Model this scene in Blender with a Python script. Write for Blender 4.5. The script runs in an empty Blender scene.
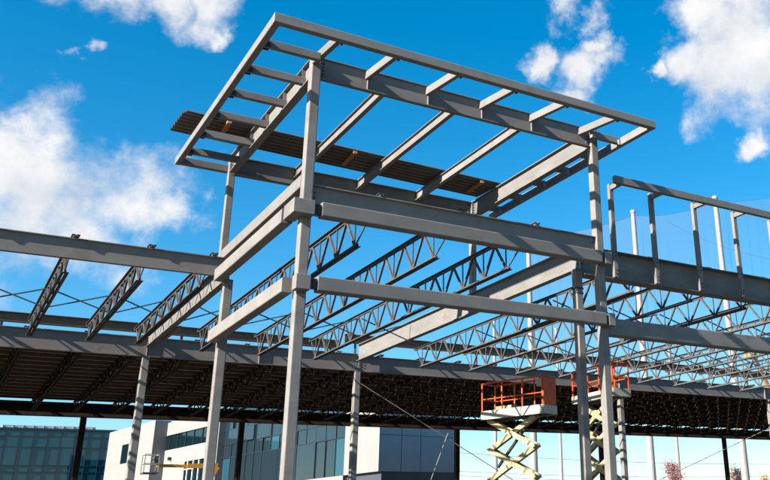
import bpy, bmesh, math, random
from mathutils import Vector, Matrix
random.seed(7)
sc = bpy.context.scene
col = sc.collection
R_ = math.radians

# ------------------------------------------------------------------ camera
CAM = Vector((-5.837, -17.514, 1.6))
RIGHT = Vector((0.8269, -0.5614, -0.0337))
DOWN = Vector((0.1763, 0.3156, -0.9324))
FWD = Vector((0.5341, 0.7650, 0.3599))
FPX, PX, PY = 871.05, 546.5, 189.3          # in pixels of the 770 x 480 photograph
cd = bpy.data.cameras.new('camera')
cam = bpy.data.objects.new('camera', cd)
col.objects.link(cam)
m = Matrix.Identity(4)
for i in range(3):
    m[i][0] = RIGHT[i]; m[i][1] = -DOWN[i]; m[i][2] = -FWD[i]; m[i][3] = CAM[i]
cam.matrix_world = m
cd.sensor_width = 36
cd.lens = FPX / 770 * 36
cd.shift_x = -(PX - 385) / 770
cd.shift_y = -(240 - PY) / 770
cd.clip_end = 3000
sc.camera = cam

def ray(u, v):
    return (RIGHT * ((u - PX) / FPX) + DOWN * ((v - PY) / FPX) + FWD)

def at(u, v, axis, val):
    d = ray(u, v); i = 'xyz'.index(axis); t = (val - CAM[i]) / d[i]
    return CAM + d * t

# ------------------------------------------------------------------ sun and sky
SUN_TO = Vector((-1.0, -0.135, 0.515)).normalized()
sd = bpy.data.lights.new('sun', 'SUN')
sd.energy = 5.0; sd.angle = R_(0.5); sd.color = (1.0, 0.945, 0.86)
so = bpy.data.objects.new('sun', sd); col.objects.link(so)
so.rotation_euler = SUN_TO.to_track_quat('Z', 'Y').to_euler()
so.location = (-40, -10, 30)

vs = sc.view_settings
vs.view_transform = 'Standard'; vs.look = 'None'; vs.exposure = 1.82; vs.gamma = 1.0
vs.use_curve_mapping = False

w = bpy.data.worlds.new('World'); sc.world = w; w.use_nodes = True
nt = w.node_tree; nt.nodes.clear()
def N(kind, **kw):
    n = nt.nodes.new(kind)
    for k, v in kw.items(): setattr(n, k, v)
    return n
def L(a, b): nt.links.new(a, b)
def M2(op, a, b=None, c=None, clamp=False):
    n = N('ShaderNodeMath', operation=op); n.use_clamp = clamp
    for i, x in enumerate((a, b, c)):
        if x is None: continue
        if isinstance(x, (int, float)): n.inputs[i].default_value = x
        else: L(x, n.inputs[i])
    return n.outputs[0]
sky = N('ShaderNodeTexSky', sky_type='NISHITA')
sky.sun_disc = False
sky.sun_elevation = math.asin(SUN_TO.z)
sky.sun_rotation = math.atan2(SUN_TO.x, SUN_TO.y)
sky.air_density = 1.0; sky.dust_density = 0.3; sky.ozone_density = 3.0; sky.altitude = 200
hs = N('ShaderNodeHueSaturation')
hs.inputs['Hue'].default_value = 0.4925; hs.inputs['Saturation'].default_value = 1.58; hs.inputs['Value'].default_value = 1.40
gm = N('ShaderNodeGamma'); gm.inputs['Gamma'].default_value = 0.82
L(sky.outputs[0], gm.inputs['Color']); L(gm.outputs[0], hs.inputs['Color'])
tc = N('ShaderNodeTexCoord')
GEN = tc.outputs['Generated']
# cumulus heaps: centre given as the pixel where they show in the photograph -> direction on the sky
blobs = [(4, 155, 70), (45, 192, 72), (92, 200, 66), (138, 207, 58), (168, 214, 36), (30, 228, 70), (90, 236, 58),
         (112, -12, 36), (165, -24, 42), (210, -6, 36), (226, 20, 18), (78, 45, 14), (150, 58, 6),
         (572, 8, 24), (590, 62, 30), (550, 52, 20), (580, 86, 22), (596, 36, 18),
         (748, 20, 66), (724, 78, 54), (762, 84, 48), (676, 72, 26), (702, 106, 28), (690, 20, 30), (758, 150, 20), (645, 78, 12), (8, 118, 30)]
bl = []
for u, v, r in blobs:
    d = ray(u, v); ln = d.length; d.normalize()
    bl.append((d, r / FPX / ln))
rs = random.Random(11)
inside = [ray(u, v).normalized() for u in range(-100, 900, 100) for v in range(-80, 580, 80)]
while len(bl) < len(blobs) + 8:            # the same kind of sky goes on round the rest of the dome
    az, el = rs.uniform(0, 2 * math.pi), R_(rs.uniform(8, 55))
    d = Vector((math.cos(az) * math.cos(el), math.sin(az) * math.cos(el), math.sin(el)))
    if max(d.dot(k) for k in inside) > 0.955: continue
    bl.append((d, rs.uniform(0.06, 0.13)))
def fbm(scale, detail, rough, off=(0, 0, 0)):
    mp = N('ShaderNodeVectorMath', operation='ADD'); L(GEN, mp.inputs[0]); mp.inputs[1].default_value = off
    n = N('ShaderNodeTexNoise'); n.inputs['Scale'].default_value = scale
    n.inputs['Detail'].default_value = detail; n.inputs['Roughness'].default_value = rough
    L(mp.outputs[0], n.inputs['Vector'])
    return n
wn = N('ShaderNodeTexNoise'); wn.inputs['Scale'].default_value = 9; wn.inputs['Detail'].default_value = 7; wn.inputs['Roughness'].default_value = 0.62
L(GEN, wn.inputs['Vector'])
wv = N('ShaderNodeVectorMath', operation='SUBTRACT'); L(wn.outputs['Color'], wv.inputs[0]); wv.inputs[1].default_value = (.5, .5, .5)
wm_ = N('ShaderNodeVectorMath', operation='MULTIPLY_ADD'); L(wv.outputs[0], wm_.inputs[0]); wm_.inputs[1].default_value = (.13, .13, .13); L(GEN, wm_.inputs[2])
acc = None
for d, r in bl:
    vd = N('ShaderNodeVectorMath', operation='DISTANCE'); L(wm_.outputs[0], vd.inputs[0]); vd.inputs[1].default_value = d
    k = M2('MULTIPLY_ADD', vd.outputs['Value'], -1.0 / r, 1.0)
    acc = k if acc is None else M2('SMOOTH_MAX', acc, k, 0.25)
acc = M2('MAXIMUM', acc, -0.9)
n1 = fbm(7.5, 9, 0.62); n2 = fbm(24, 6, 0.6, (3, 1, 2))
dens = M2('ADD', acc, M2('MULTIPLY_ADD', n1.outputs['Fac'], 2.1, -0.92))
dens = M2('ADD', dens, M2('MULTIPLY_ADD', n2.outputs['Fac'], 0.9, -0.45))
mr = N('ShaderNodeMapRange', interpolation_type='SMOOTHSTEP')
L(dens, mr.inputs['Value']); mr.inputs['From Min'].default_value = 0.0; mr.inputs['From Max'].default_value = 0.95
n3 = fbm(7.5, 7, 0.6, tuple(SUN_TO * 0.035))
lit = M2('SUBTRACT', n1.outputs['Fac'], n3.outputs['Fac'])
shade = M2('MULTIPLY_ADD', lit, 2.6, 0.68, clamp=True)
cm = N('ShaderNodeMix', data_type='RGBA'); L(shade, cm.inputs[0])
cm.inputs[6].default_value = (3.2, 3.5, 4.0, 1); cm.inputs[7].default_value = (5.15, 5.12, 5.1, 1)
mx = N('ShaderNodeMix', data_type='RGBA'); L(mr.outputs[0], mx.inputs[0]); L(hs.outputs[0], mx.inputs[6]); L(cm.outputs[2], mx.inputs[7])
bg = N('ShaderNodeBackground'); bg.inputs['Strength'].default_value = 0.055
L(mx.outputs[2], bg.inputs['Color'])
wo = N('ShaderNodeOutputWorld'); L(bg.outputs[0], wo.inputs['Surface'])

# ------------------------------------------------------------------ materials
def mat(name, c1, c2=None, rough=0.55, metal=0.0, scale=6.0, stain=None, stain_amt=0.0, bump=0.0, spec=0.5, streak=False):
    ma = bpy.data.materials.new(name); ma.use_nodes = True
    t = ma.node_tree; b = t.nodes['Principled BSDF']
    b.inputs['Roughness'].default_value = rough; b.inputs['Metallic'].default_value = metal
    b.inputs['Specular IOR Level'].default_value = spec
    if c2 is None:
        b.inputs['Base Color'].default_value = (*c1, 1); return ma
    tcn = t.nodes.new('ShaderNodeTexCoord')
    oi = t.nodes.new('ShaderNodeObjectInfo')
    add = t.nodes.new('ShaderNodeVectorMath'); add.operation = 'MULTIPLY_ADD'
    cb = t.nodes.new('ShaderNodeCombineXYZ')
    t.links.new(oi.outputs['Random'], cb.inputs[0]); t.links.new(oi.outputs['Random'], cb.inputs[1])
    add.inputs[1].default_value = (37, 19, 0); t.links.new(cb.outputs[0], add.inputs[0]); t.links.new(tcn.outputs['Object'], add.inputs[2])
    src = add.outputs[0]
    if streak:
        mp = t.nodes.new('ShaderNodeMapping'); mp.inputs['Scale'].default_value = (0.35, 1, 1); t.links.new(src, mp.inputs[0]); src = mp.outputs[0]
    nz = t.nodes.new('ShaderNodeTexNoise'); nz.inputs['Scale'].default_value = scale; nz.inputs['Detail'].default_value = 8; nz.inputs['Roughness'].default_value = 0.65
    t.links.new(src, nz.inputs['Vector'])
    mrn = t.nodes.new('ShaderNodeMapRange'); t.links.new(nz.outputs['Fac'], mrn.inputs[0]); mrn.inputs[1].default_value = 0.32; mrn.inputs[2].default_value = 0.68
    mixn = t.nodes.new('ShaderNodeMix'); mixn.data_type = 'RGBA'
    t.links.new(mrn.outputs[0], mixn.inputs[0]); mixn.inputs[6].default_value = (*c1, 1); mixn.inputs[7].default_value = (*c2, 1)
    out = mixn.outputs[2]
    if stain:
        n2 = t.nodes.new('ShaderNodeTexNoise'); n2.inputs['Scale'].default_value = scale * 0.55; n2.inputs['Detail'].default_value = 10; n2.inputs['Roughness'].default_value = 0.7
        ad2 = t.nodes.new('ShaderNodeVectorMath'); ad2.operation = 'ADD'; ad2.inputs[1].default_value = (5, 9, 3)
        t.links.new(add.outputs[0], ad2.inputs[0]); t.links.new(ad2.outputs[0], n2.inputs['Vector'])
        r2 = t.nodes.new('ShaderNodeMapRange'); t.links.new(n2.outputs['Fac'], r2.inputs[0]); r2.inputs[1].default_value = 0.54; r2.inputs[2].default_value = 0.70; r2.inputs[4].default_value = stain_amt
        m3 = t.nodes.new('ShaderNodeMix'); m3.data_type = 'RGBA'; t.links.new(r2.outputs[0], m3.inputs[0]); t.links.new(out, m3.inputs[6]); m3.inputs[7].default_value = (*stain, 1)
        out = m3.outputs[2]
    # every piece a slightly different batch of paint
    hsn = t.nodes.new('ShaderNodeHueSaturation')
    rv = t.nodes.new('ShaderNodeMapRange'); t.links.new(oi.outputs['Random'], rv.inputs[0]); rv.inputs[3].default_value = 0.9; rv.inputs[4].default_value = 1.1
    t.links.new(rv.outputs[0], hsn.inputs['Value']); t.links.new(out, hsn.inputs['Color'])
    t.links.new(hsn.outputs[0], b.inputs['Base Color'])
    rr = t.nodes.new('ShaderNodeMapRange'); t.links.new(nz.outputs['Fac'], rr.inputs[0]); rr.inputs[3].default_value = rough - 0.12; rr.inputs[4].default_value = rough + 0.12
    t.links.new(rr.outputs[0], b.inputs['Roughness'])
    if bump:
        bp = t.nodes.new('ShaderNodeBump'); bp.inputs['Strength'].default_value = bump; bp.inputs['Distance'].default_value = 0.01
        t.links.new(nz.outputs['Fac'], bp.inputs['Height']); t.links.new(bp.outputs[0], b.inputs['Normal'])
    return ma

RUST = (0.24, 0.11, 0.055)
MT = dict(
    steel=mat('primed_steel', (0.176, 0.163, 0.150), (0.134, 0.124, 0.115), 0.6, 0, 3, (0.115, 0.075, 0.055), 0.55, 0.06, spec=0.22, streak=True),
    joist=mat('joist_primer', (0.078, 0.074, 0.071), (0.045, 0.043, 0.042), 0.7, 0, 8, RUST, 0.4, spec=0.15),
    shadeprimer=mat('joist_primer_shaded', (0.040, 0.029, 0.021), (0.025, 0.018, 0.014), 0.75, 0, 6, RUST, 0.3, spec=0.12),  # darker copy of the joist primer, low roof's shade put into its colour
    pile=mat('grey_deck_steel', (0.13, 0.115, 0.10), (0.085, 0.073, 0.062), 0.6, 0, 3, RUST, 0.35, spec=0.2),
    deck=mat('deck_steel', (0.095, 0.06, 0.038), (0.055, 0.035, 0.023), 0.7, 0, 3, RUST, 0.3, spec=0.15),
    bolt=mat('dark_bolt', (0.03, 0.03, 0.032), (0.05, 0.045, 0.04), 0.5, 0.6, 20),
    rusty=mat('rusty_steel', (0.13, 0.08, 0.05), (0.075, 0.05, 0.035), 0.8, 0, 9),
    wood=mat('timber', (0.34, 0.165, 0.07), (0.24, 0.11, 0.045), 0.8, 0, 12, streak=True),
    ground=mat('site_dirt', (0.065, 0.052, 0.039), (0.045, 0.038, 0.03), 0.95, 0, 0.6, (0.085, 0.07, 0.055), 0.5, 0.3),
    orange=mat('orange_paint', (0.52, 0.065, 0.005), (0.42, 0.046, 0.004), 0.5, 0, 9, (0.14, 0.04, 0.02), 0.6, spec=0.25),
    cream=mat('cream_paint', (0.34, 0.26, 0.135), (0.28, 0.21, 0.105), 0.5, 0, 8, (0.16, 0.10, 0.05), 0.7),
    pale=mat('pale_paint', (0.33, 0.30, 0.255), (0.25, 0.23, 0.195), 0.5, 0, 8, (0.6, 0.16, 0.015), 0.7),
    rubber=mat('rubber', (0.025, 0.025, 0.025), (0.04, 0.038, 0.035), 0.85, 0, 10),
    yellow=mat('yellow_paint', (0.55, 0.24, 0.012), (0.45, 0.19, 0.012), 0.45, 0, 6, (0.15, 0.08, 0.02), 0.6),
    pole=mat('white_pole', (0.24, 0.236, 0.23), (0.20, 0.197, 0.193), 0.5, 0, 1.5),
    white=mat('white_panel', (0.185, 0.175, 0.166), (0.16, 0.151, 0.143), 0.7, 0, 0.8),
    grey=mat('grey_panel', (0.30, 0.31, 0.315), (0.27, 0.28, 0.285), 0.6, 0, 0.8),
    slate=mat('slate_panel', (0.045, 0.05, 0.065), (0.035, 0.04, 0.05), 0.5, 0, 1),
    roofscreen=mat('screen_metal', (0.33, 0.34, 0.36), (0.27, 0.28, 0.30), 0.5, 0, 2),
    mullion=mat('dark_mullion', (0.018, 0.028, 0.036), (0.012, 0.02, 0.026), 0.4, 0, 3),
    frame=mat('white_frame', (0.7, 0.7, 0.68), (0.62, 0.62, 0.6), 0.5, 0, 3),
    bark=mat('bark', (0.10, 0.08, 0.065), (0.06, 0.05, 0.04), 0.9, 0, 6),
    pinkleaf=mat('red_autumn_leaf', (0.30, 0.075, 0.06), (0.22, 0.045, 0.04), 0.6, 0, 3),
    goldleaf=mat('gold_autumn_leaf', (0.42, 0.20, 0.03), (0.30, 0.13, 0.02), 0.6, 0, 3),
    cable=mat('steel_cable', (0.32, 0.29, 0.25), (0.22, 0.2, 0.18), 0.5, 0.3, 20),
    wire=mat('black_wire', (0.04, 0.04, 0.045), (0.05, 0.05, 0.05), 0.6, 0, 5),
    galv=mat('galvanised', (0.42, 0.43, 0.44), (0.32, 0.33, 0.34), 0.4, 0.5, 9),
    skin=mat('skin', (0.45, 0.27, 0.19), (0.40, 0.24, 0.17), 0.6, 0, 9),
)
def glass(name, c, rough=0.04):
    ma = mat(name, c); b = ma.node_tree.nodes['Principled BSDF']
    b.inputs['Roughness'].default_value = rough; b.inputs['IOR'].default_value = 1.52; b.inputs['Specular IOR Level'].default_value = 0.5
    return ma
MT['glass'] = glass('teal_glass', (0.006, 0.046, 0.064)); MT['facade'] = glass('grey_blue_glass', (0.010, 0.018, 0.024)); MT['glassdark'] = glass('dark_glass', (0.002, 0.008, 0.010)); MT['glassblue'] = glass('blue_glass', (0.012, 0.045, 0.065))
# netting: real fabric, mostly holes
nm = bpy.data.materials.new('netting'); nm.use_nodes = True
t = nm.node_tree; b = t.nodes['Principled BSDF']; b.inputs['Base Color'].default_value = (0.02, 0.03, 0.04, 1)
tr = t.nodes.new('ShaderNodeBsdfTransparent'); ms = t.nodes.new('ShaderNodeMixShader'); ms.inputs[0].default_value = 0.13
t.links.new(tr.outputs[0], ms.inputs[1]); t.links.new(b.outputs[0], ms.inputs[2]); t.links.new(ms.outputs[0], t.nodes['Material Output'].inputs[0])
MT['net'] = nm

# ------------------------------------------------------------------ mesh helpers
class MB:
    def __init__(s): s.v = []; s.f = []
    def quadring(s, ring0, ring1, cap0=True, cap1=True):
        n = len(ring0); o = len(s.v); s.v += [tuple(p) for p in ring0] + [tuple(p) for p in ring1]
        for i in range(n):
            j = (i + 1) % n; s.f.append((o + i, o + j, o + n + j, o + n + i))
        if cap0: s.f.append(tuple(o + i for i in reversed(range(n))))
        if cap1: s.f.append(tuple(o + n + i for i in range(n)))
    def box(s, x0, x1, y0, y1, z0, z1):
        s.quadring([(x0, y0, z0), (x1, y0, z0), (x1, y1, z0), (x0, y1, z0)], [(x0, y0, z1), (x1, y0, z1), (x1, y1, z1), (x0, y1, z1)])
    def bar(s, p, q, w_, h_, up=(0, 0, 1)):
        p = Vector(p); q = Vector(q); d = (q - p).normalized(); up = Vector(up)
        if abs(d.dot(up)) > 0.98: up = Vector((1, 0, 0))
        a = d.cross(up).normalized() * (w_ / 2); b_ = a.normalized().cross(d) * (h_ / 2)
        r = [a * sx + b_ * sy for sx, sy in ((-1, -1), (1, -1), (1, 1), (-1, 1))]
        s.quadring([p + k for k in r], [q + k for k in r])
    def tube(s, pts, rad, n=8, rads=None):
        pts = [Vector(p) for p in pts]; rings = []
        for i, p in enumerate(pts):
            d = (pts[min(i + 1, len(pts) - 1)] - pts[max(i - 1, 0)]).normalized()
            u = d.cross(Vector((0, 0, 1)))
            u = u.normalized() if u.length > 1e-3 else Vector((1, 0, 0))
            v_ = d.cross(u); r = rads[i] if rads else rad
            rings.append([p + (u * math.cos(k * 2 * math.pi / n) + v_ * math.sin(k * 2 * math.pi / n)) * r for k in range(n)])
        for i in range(len(rings) - 1): s.quadring(rings[i], rings[i + 1], i == 0, i == len(rings) - 2)
    def prism(s, prof, x0, x1):      # profile in (y, z), extruded along x
        s.quadring([(x0, y, z) for y, z in prof], [(x1, y, z) for y, z in prof])
    def mesh(s, name):
        me = bpy.data.meshes.new(name); me.from_pydata(s.v, [], s.f)
        bm = bmesh.new(); bm.from_mesh(me); bmesh.ops.recalc_face_normals(bm, faces=bm.faces); bm.to_mesh(me); bm.free()
        return me
def place(name, me, material, parent=None, loc=(0, 0, 0), rotz=0.0, rotx=0.0):
    o = bpy.data.objects.new(name, me); col.objects.link(o)
    if material is not None and me is not None and not me.materials: me.materials.append(MT[material])
    o.location = loc; o.rotation_euler = (rotx, 0, rotz)
    if parent: o.parent = parent
    return o
def tag(o, label, cat, group=None):
    o['label'] = label; o['category'] = cat; o['kind'] = 'thing'
    if group: o['group'] = group
    return o
def thing(name, label, cat, loc=(0, 0, 0), rotz=0.0, group=None):
    o = bpy.data.objects.new(name, None); col.objects.link(o); o.location = loc; o.rotation_euler = (0, 0, rotz)
    o.empty_display_size = 0.3
    return tag(o, label, cat, group)
def struct(o): o['kind'] = 'structure'; return o
ORD = ['first', 'second', 'third', 'fourth', 'fifth', 'sixth', 'seventh', 'eighth', 'ninth', 'tenth', 'eleventh', 'twelfth', 'thirteenth',
       'fourteenth', 'fifteenth', 'sixteenth', 'seventeenth', 'eighteenth', 'nineteenth', 'twentieth'] + [t_ + '-' + o_ for t_ in ('twenty', 'thirty', 'forty', 'fifty') for o_ in ('first', 'second', 'third', 'fourth', 'fifth', 'sixth', 'seventh', 'eighth', 'ninth', 'tenth')]

def round_rect(w_, h_, r=None, seg=3):
    r = r if r is not None else min(w_, h_) * 0.11
    pts = []
    for cx_, cy_, a0 in ((w_ / 2 - r, h_ / 2 - r, 0), (-w_ / 2 + r, h_ / 2 - r, 90), (-w_ / 2 + r, -h_ / 2 + r, 180), (w_ / 2 - r, -h_ / 2 + r, 270)):
        for k in range(seg + 1):
            a = R_(a0 + 90 * k / seg); pts.append((cx_ + r * math.cos(a), cy_ + r * math.sin(a)))
    return pts
def smooth_tube(me):          # only the narrow corner strips are smooth; big faces stay flat
    pass
def hss_mesh(name, length, w_, h_):
    b_ = MB(); b_.prism(round_rect(w_, h_), 0, length); me = b_.mesh(name); smooth_tube(me); return me
def tube_beam(name, material, axis, a, b_, c1, c2, w_, h_, parent=None):
    """hollow section: axis 'x': from x=a to b at y=c1, z centre c2; axis 'y': from y=a to b at x=c1"""
    me = hss_mesh(name, b_ - a, w_, h_)
    if axis == 'x': return place(name, me, material, parent, (a, c1, c2))
    return place(name, me, material, parent, (c1, a, c2), math.pi / 2)
def ibeam_mesh(name, length, bf, d, tf=0.022, tw=0.014, stiff=()):
    p = [(-bf / 2, -d / 2), (bf / 2, -d / 2), (bf / 2, -d / 2 + tf), (tw / 2, -d / 2 + tf), (tw / 2, d / 2 - tf), (bf / 2, d / 2 - tf),
         (bf / 2, d / 2), (-bf / 2, d / 2), (-bf / 2, d / 2 - tf), (-tw / 2, d / 2 - tf), (-tw / 2, -d / 2 + tf), (-bf / 2, -d / 2 + tf)]
    b_ = MB(); b_.prism(p, 0, length); return b_.mesh(name)
def ibeam(name, material, axis, a, b_, c1, z0, z1, bf, stiff=(), **kw):
    d = z1 - z0; me = ibeam_mesh(name, b_ - a, bf, d, **kw); zc = (z0 + z1) / 2
    if axis == 'x': o = place(name, me, material, None, (a, c1, zc))
    else: o = place(name, me, material, None, (c1, a, zc), math.pi / 2)
    Lb = b_ - a
    for xe in ((.06, Lb - .06) if Lb < 12 else (.06,)):       # bolted end connections, heads on the face that looks at the site front
        nb = 4 if d > .5 else 3
        cb_ = MB(); cb_.box(-.05, .05, 0, .012, -d * .33, d * .33); sgn = -1 if axis == 'x' else 1
        cp = place('clip_plate', cb_.mesh('clip_plate'), material, o, (xe, .0075 if sgn > 0 else -.0195, 0))
        bolts(o, [(xe, sgn * .0195, -d * .26 + k * d * .52 / (nb - 1)) for k in range(nb)], (-sgn * math.pi / 2, 0, 0))
    if stiff:
        sb = MB()
        for sg in (-1, 1): sb.box(-0.006, 0.006, min(sg * 0.009, sg * (bf / 2 - 0.006)), max(sg * 0.009, sg * (bf / 2 - 0.006)), -d / 2 + 0.024, d / 2 - 0.024)
        sm = sb.mesh('stiffener_plate'); sm.materials.append(MT[material])
        for s_ in stiff: place('stiffener_plate', sm, None, o, (s_ - a, 0, 0))
    return o
bb = MB(); bb.tube([(0, 0, 0), (0, 0, 0.028)], 0.02, 6); BOLT = bb.mesh('bolt'); BOLT.materials.append(MT['bolt'])
def bolts(parent, pts, rot):
    for p in pts:
        o = place('bolt', BOLT, None, parent, p); o.rotation_euler = rot

def column(x, y, z1, wd, label, z0=0.0, material='steel', plate=True, group=None, name='steel_column'):
    b_ = MB(); pr = round_rect(wd, wd)
    b_.quadring([(px_, py_, 0) for px_, py_ in pr], [(px_, py_, z1 - z0) for px_, py_ in pr])
    me = b_.mesh(name); smooth_tube(me)
    o = place(name, me, material, None, (x, y, z0)); tag(o, label, 'column', group)
    if plate:
        pb = MB(); pb.box(-wd * .9, wd * .9, -wd * .9, wd * .9, 0.002, 0.03); place('base_plate', pb.mesh('base_plate'), material, o)
        bolts(o, [(sx * wd * .72, sy * wd * .72, 0.03) for sx in (-1, 1) for sy in (-1, 1)], (0, 0, 0))
    cb = MB(); cb.box(-wd * .52, wd * .52, -wd * .52, wd * .52, z1 - z0 + .001, z1 - z0 + 0.014); place('cap_plate', cb.mesh('cap_plate'), material, o)
    return o

# ------------------------------------------------------------------ ground
gb = MB(); S = 900
gv = 24
for i in range(gv + 1):
    for j in range(gv + 1): gb.v.append((-S + 2 * S * i / gv, -S + 2 * S * j / gv, 0))
for i in range(gv):
    for j in range(gv):
        a = i * (gv + 1) + j; gb.f.append((a, a + gv + 1, a + gv + 2, a + 1))
struct(place('ground', gb.mesh('ground'), 'ground'))

# ------------------------------------------------------------------ tower: columns
W = 8.0; DC = 6.73; CW = 0.224
ZR0, ZR1 = 11.44, 11.66            # canopy rim
ZW0, ZW1 = 11.375, 11.915          # roof beams
Z20, Z21 = 7.942, 8.267            # upper wrap girt
Z10, Z11 = 6.303, 6.620            # lower wrap girt
G = 0.375
colA = column(0, 0, 11.93, CW, 'tall square grey corner column of the tower, both girt brackets wrapped round it')
colB = column(W, 0, 11.93, CW, 'tall square grey column carrying the canopy where the parapet wing begins')
column(0, 5.91, 7.985, 0.235, 'square grey column under the rear end of the tower side girt')
colE = column(W, 1.0, 8.075, 0.215, 'shorter square grey column close behind the tall parapet-side column')
colC = column(0, DC, 11.93, 0.19, 'slim upper post carrying the canopy at its deck overhang corner', z0=8.62, plate=False, name='steel_post')
colD = column(W, DC, 11.93, 0.19, 'slim upper post standing on the long sloping-looking roof girder', z0=8.77, plate=False, name='steel_post')

for zz, hh in ((7.55, .05), (7.43, .03)):
    sb_ = MB(); sb_.box(-.117, .117, -.117, .117, zz, zz + hh); place('strap', sb_.mesh('strap'), 'rubber', colE)
# ------------------------------------------------------------------ tower: canopy roof
tag(ibeam('roof_beam', 'steel', 'x', CW / 2 + .012, W - CW / 2 - .012, 0, ZW0, ZW1, 0.13, stiff=(1.28, 2.88, 4.42, 5.95)), 'grey I-beam between the two tall columns under the canopy front', 'beam')
tag(ibeam('roof_beam', 'steel', 'y', CW / 2 + .012, DC - .11, 0, ZW0, ZW1, 0.2, stiff=(.64, 1.99, 3.37, 4.7)), 'sunlit I-beam from corner column back to the slim post at the deck overhang', 'beam')
tag(ibeam('roof_beam', 'steel', 'x', .11, W - .11, DC, ZW0, ZW1, 0.2), 'shaded I-beam along the rear of the canopy, under the loose deck sheets', 'beam')
tag(ibeam('roof_beam', 'steel', 'y', CW / 2 + .012, DC - .11, W, ZW0, ZW1, 0.2), 'wide sunlit I-beam under the canopy on the parapet side', 'beam')
for i, x in enumerate((1.88, 3.86, 5.9)):
    tag(ibeam('purlin', 'steel', 'y', .02, DC - .02, x, 11.62, 11.90, 0.13, tf=.016, tw=.01), '%s slim purlin from the corner column across the open canopy' % ORD[i], 'purlin', 'canopy purlins')
RW = 0.15; zr = (ZR0 + ZR1) / 2; hr = ZR1 - ZR0
def clip(parent, x, y, z, sx=.09, sy=.02, sz=.1, material='rusty'):
    b_ = MB(); b_.box(-sx / 2, sx / 2, -sy / 2, sy / 2, -sz / 2, sz / 2)
    return place('clip_angle', b_.mesh('clip_angle'), material, parent, (x, y, z))
tag(tube_beam('canopy_rim', 'steel', 'x', -1.515, 8.794, -1.72, zr, RW, hr), 'long front rim tube of the open canopy, overhanging past both columns', 'rim beam')
tag(tube_beam('canopy_rim', 'steel', 'y', -1.64, 6.92, -1.44, zr, RW, hr), 'sunlit rim tube of the canopy on the side where deck sheets stick out', 'rim beam')
tag(tube_beam('canopy_rim', 'steel', 'y', -1.64, 6.75, 8.72, zr, RW, hr), 'sunlit rim tube of the canopy on the parapet side', 'rim beam')
tag(tube_beam('canopy_rim', 'steel', 'x', -1.36, -.1, 6.84, zr, RW, hr), 'short rear rim tube meeting the slim post at the deck overhang', 'rim beam')
for i, x in enumerate((-.06, 1.28, 2.88, 4.42, 5.95, 7.58)):
    y1 = -CW / 2 - .004 if i == 0 else -.011
    o = tag(tube_beam('outrigger', 'steel', 'y', -1.642, y1, x, zr + .02, .12, .20), '%s short tube bracing the canopy front rim, counted from the corner column' % ORD[i], 'outrigger', 'front canopy outriggers')
    o.rotation_euler = (Matrix.Rotation(math.pi / 2, 3, 'Z') @ Matrix.Rotation(-math.atan2(.2, 1.6), 3, 'Y')).to_euler()
    c_ = clip(o, .05, -.085, -.07, .1, .03, .1, 'bolt')
for i, y in enumerate((-.64, .64, 1.99, 3.37, 4.7, 6.02)):
    o = tag(tube_beam('outrigger', 'steel', 'x', -1.362, -.128 if i == 0 else -.011, y, zr + .01, .12, .19), '%s short tube under the deck-side canopy rim, counted from the front rim' % ORD[i], 'outrigger', 'side canopy outriggers')
    clip(o, .05, -.075, -.06, .12, .03, .12, 'bolt'); clip(o, .05, .075, -.06, .12, .03, .12, 'bolt')
for i, y in enumerate((-.4, .85, 2.08, 3.33, 4.69, 6.0)):
    o = tag(tube_beam('outrigger', 'steel', 'x', 7.665 if i == 0 else W + .011, 8.642, y, zr + .01, .12, .19), '%s short tube under the parapet-side canopy rim, counted from the front rim' % ORD[i], 'outrigger', 'parapet side canopy outriggers')
    clip(o, (8.60 if i == 0 else 8.60) - o.location.x, -.075, -.06, .1, .03, .14, 'galv')

# loose corrugated deck sheets on timber dunnage
def deck_profile(width, pitch=.19, h=.07, t_=.006):
    top = []; y = 0
    while y < width - 1e-6:
        top += [(y, 0), (y + pitch * .42, 0), (y + pitch * .55, h), (y + pitch * .87, h)]
        y += pitch
    top.append((y, 0))
    return top, t_
def deck_mesh(name, length, width, pitch=.19, h=.07):
    prof, t_ = deck_profile(width, pitch, h)
    b_ = MB(); n = len(prof)
    for x in (0, length):
        b_.v += [(x, y, z) for y, z in prof]
    for i in range(n - 1): b_.f.append((i, i + 1, n + i + 1, n + i))
    me = bpy.data.meshes.new(name); me.from_pydata(b_.v, [], b_.f); return me
DK = deck_mesh('deck_sheet', 9.9, 1.33, .222, .08)
DK.materials.append(MT['pile'])
for i in range(3):
    o = place('deck_sheet', DK, None, None, (-1.86 + .03 * i, 4.6 - .01 * i, 12.0 + .022 * i), R_(2.4))
    so_ = o.modifiers.new('thickness', 'SOLIDIFY'); so_.thickness = .008
    tag(o, ['bottom', 'middle', 'top'][i] + ' corrugated deck sheet of the pile laid across the canopy', 'deck sheet', 'loose deck sheets on the canopy')
for i, (x, yl) in enumerate(((-.72, 4.5), (2.95, 4.75), (7.35, 4.95))):
    b_ = MB(); b_.box(-.055, .055, 0, 1.05, 0, .08)
    tag(place('timber_block', b_.mesh('timber_block'), 'wood', None, (x, yl, 11.919), R_(-3)), ['brown timber block under the deck sheets out past the slim post', 'brown timber block under the middle of the deck sheets', 'brown timber block under the deck sheets next to the parapet-side beam'][i], 'timber')

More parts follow.
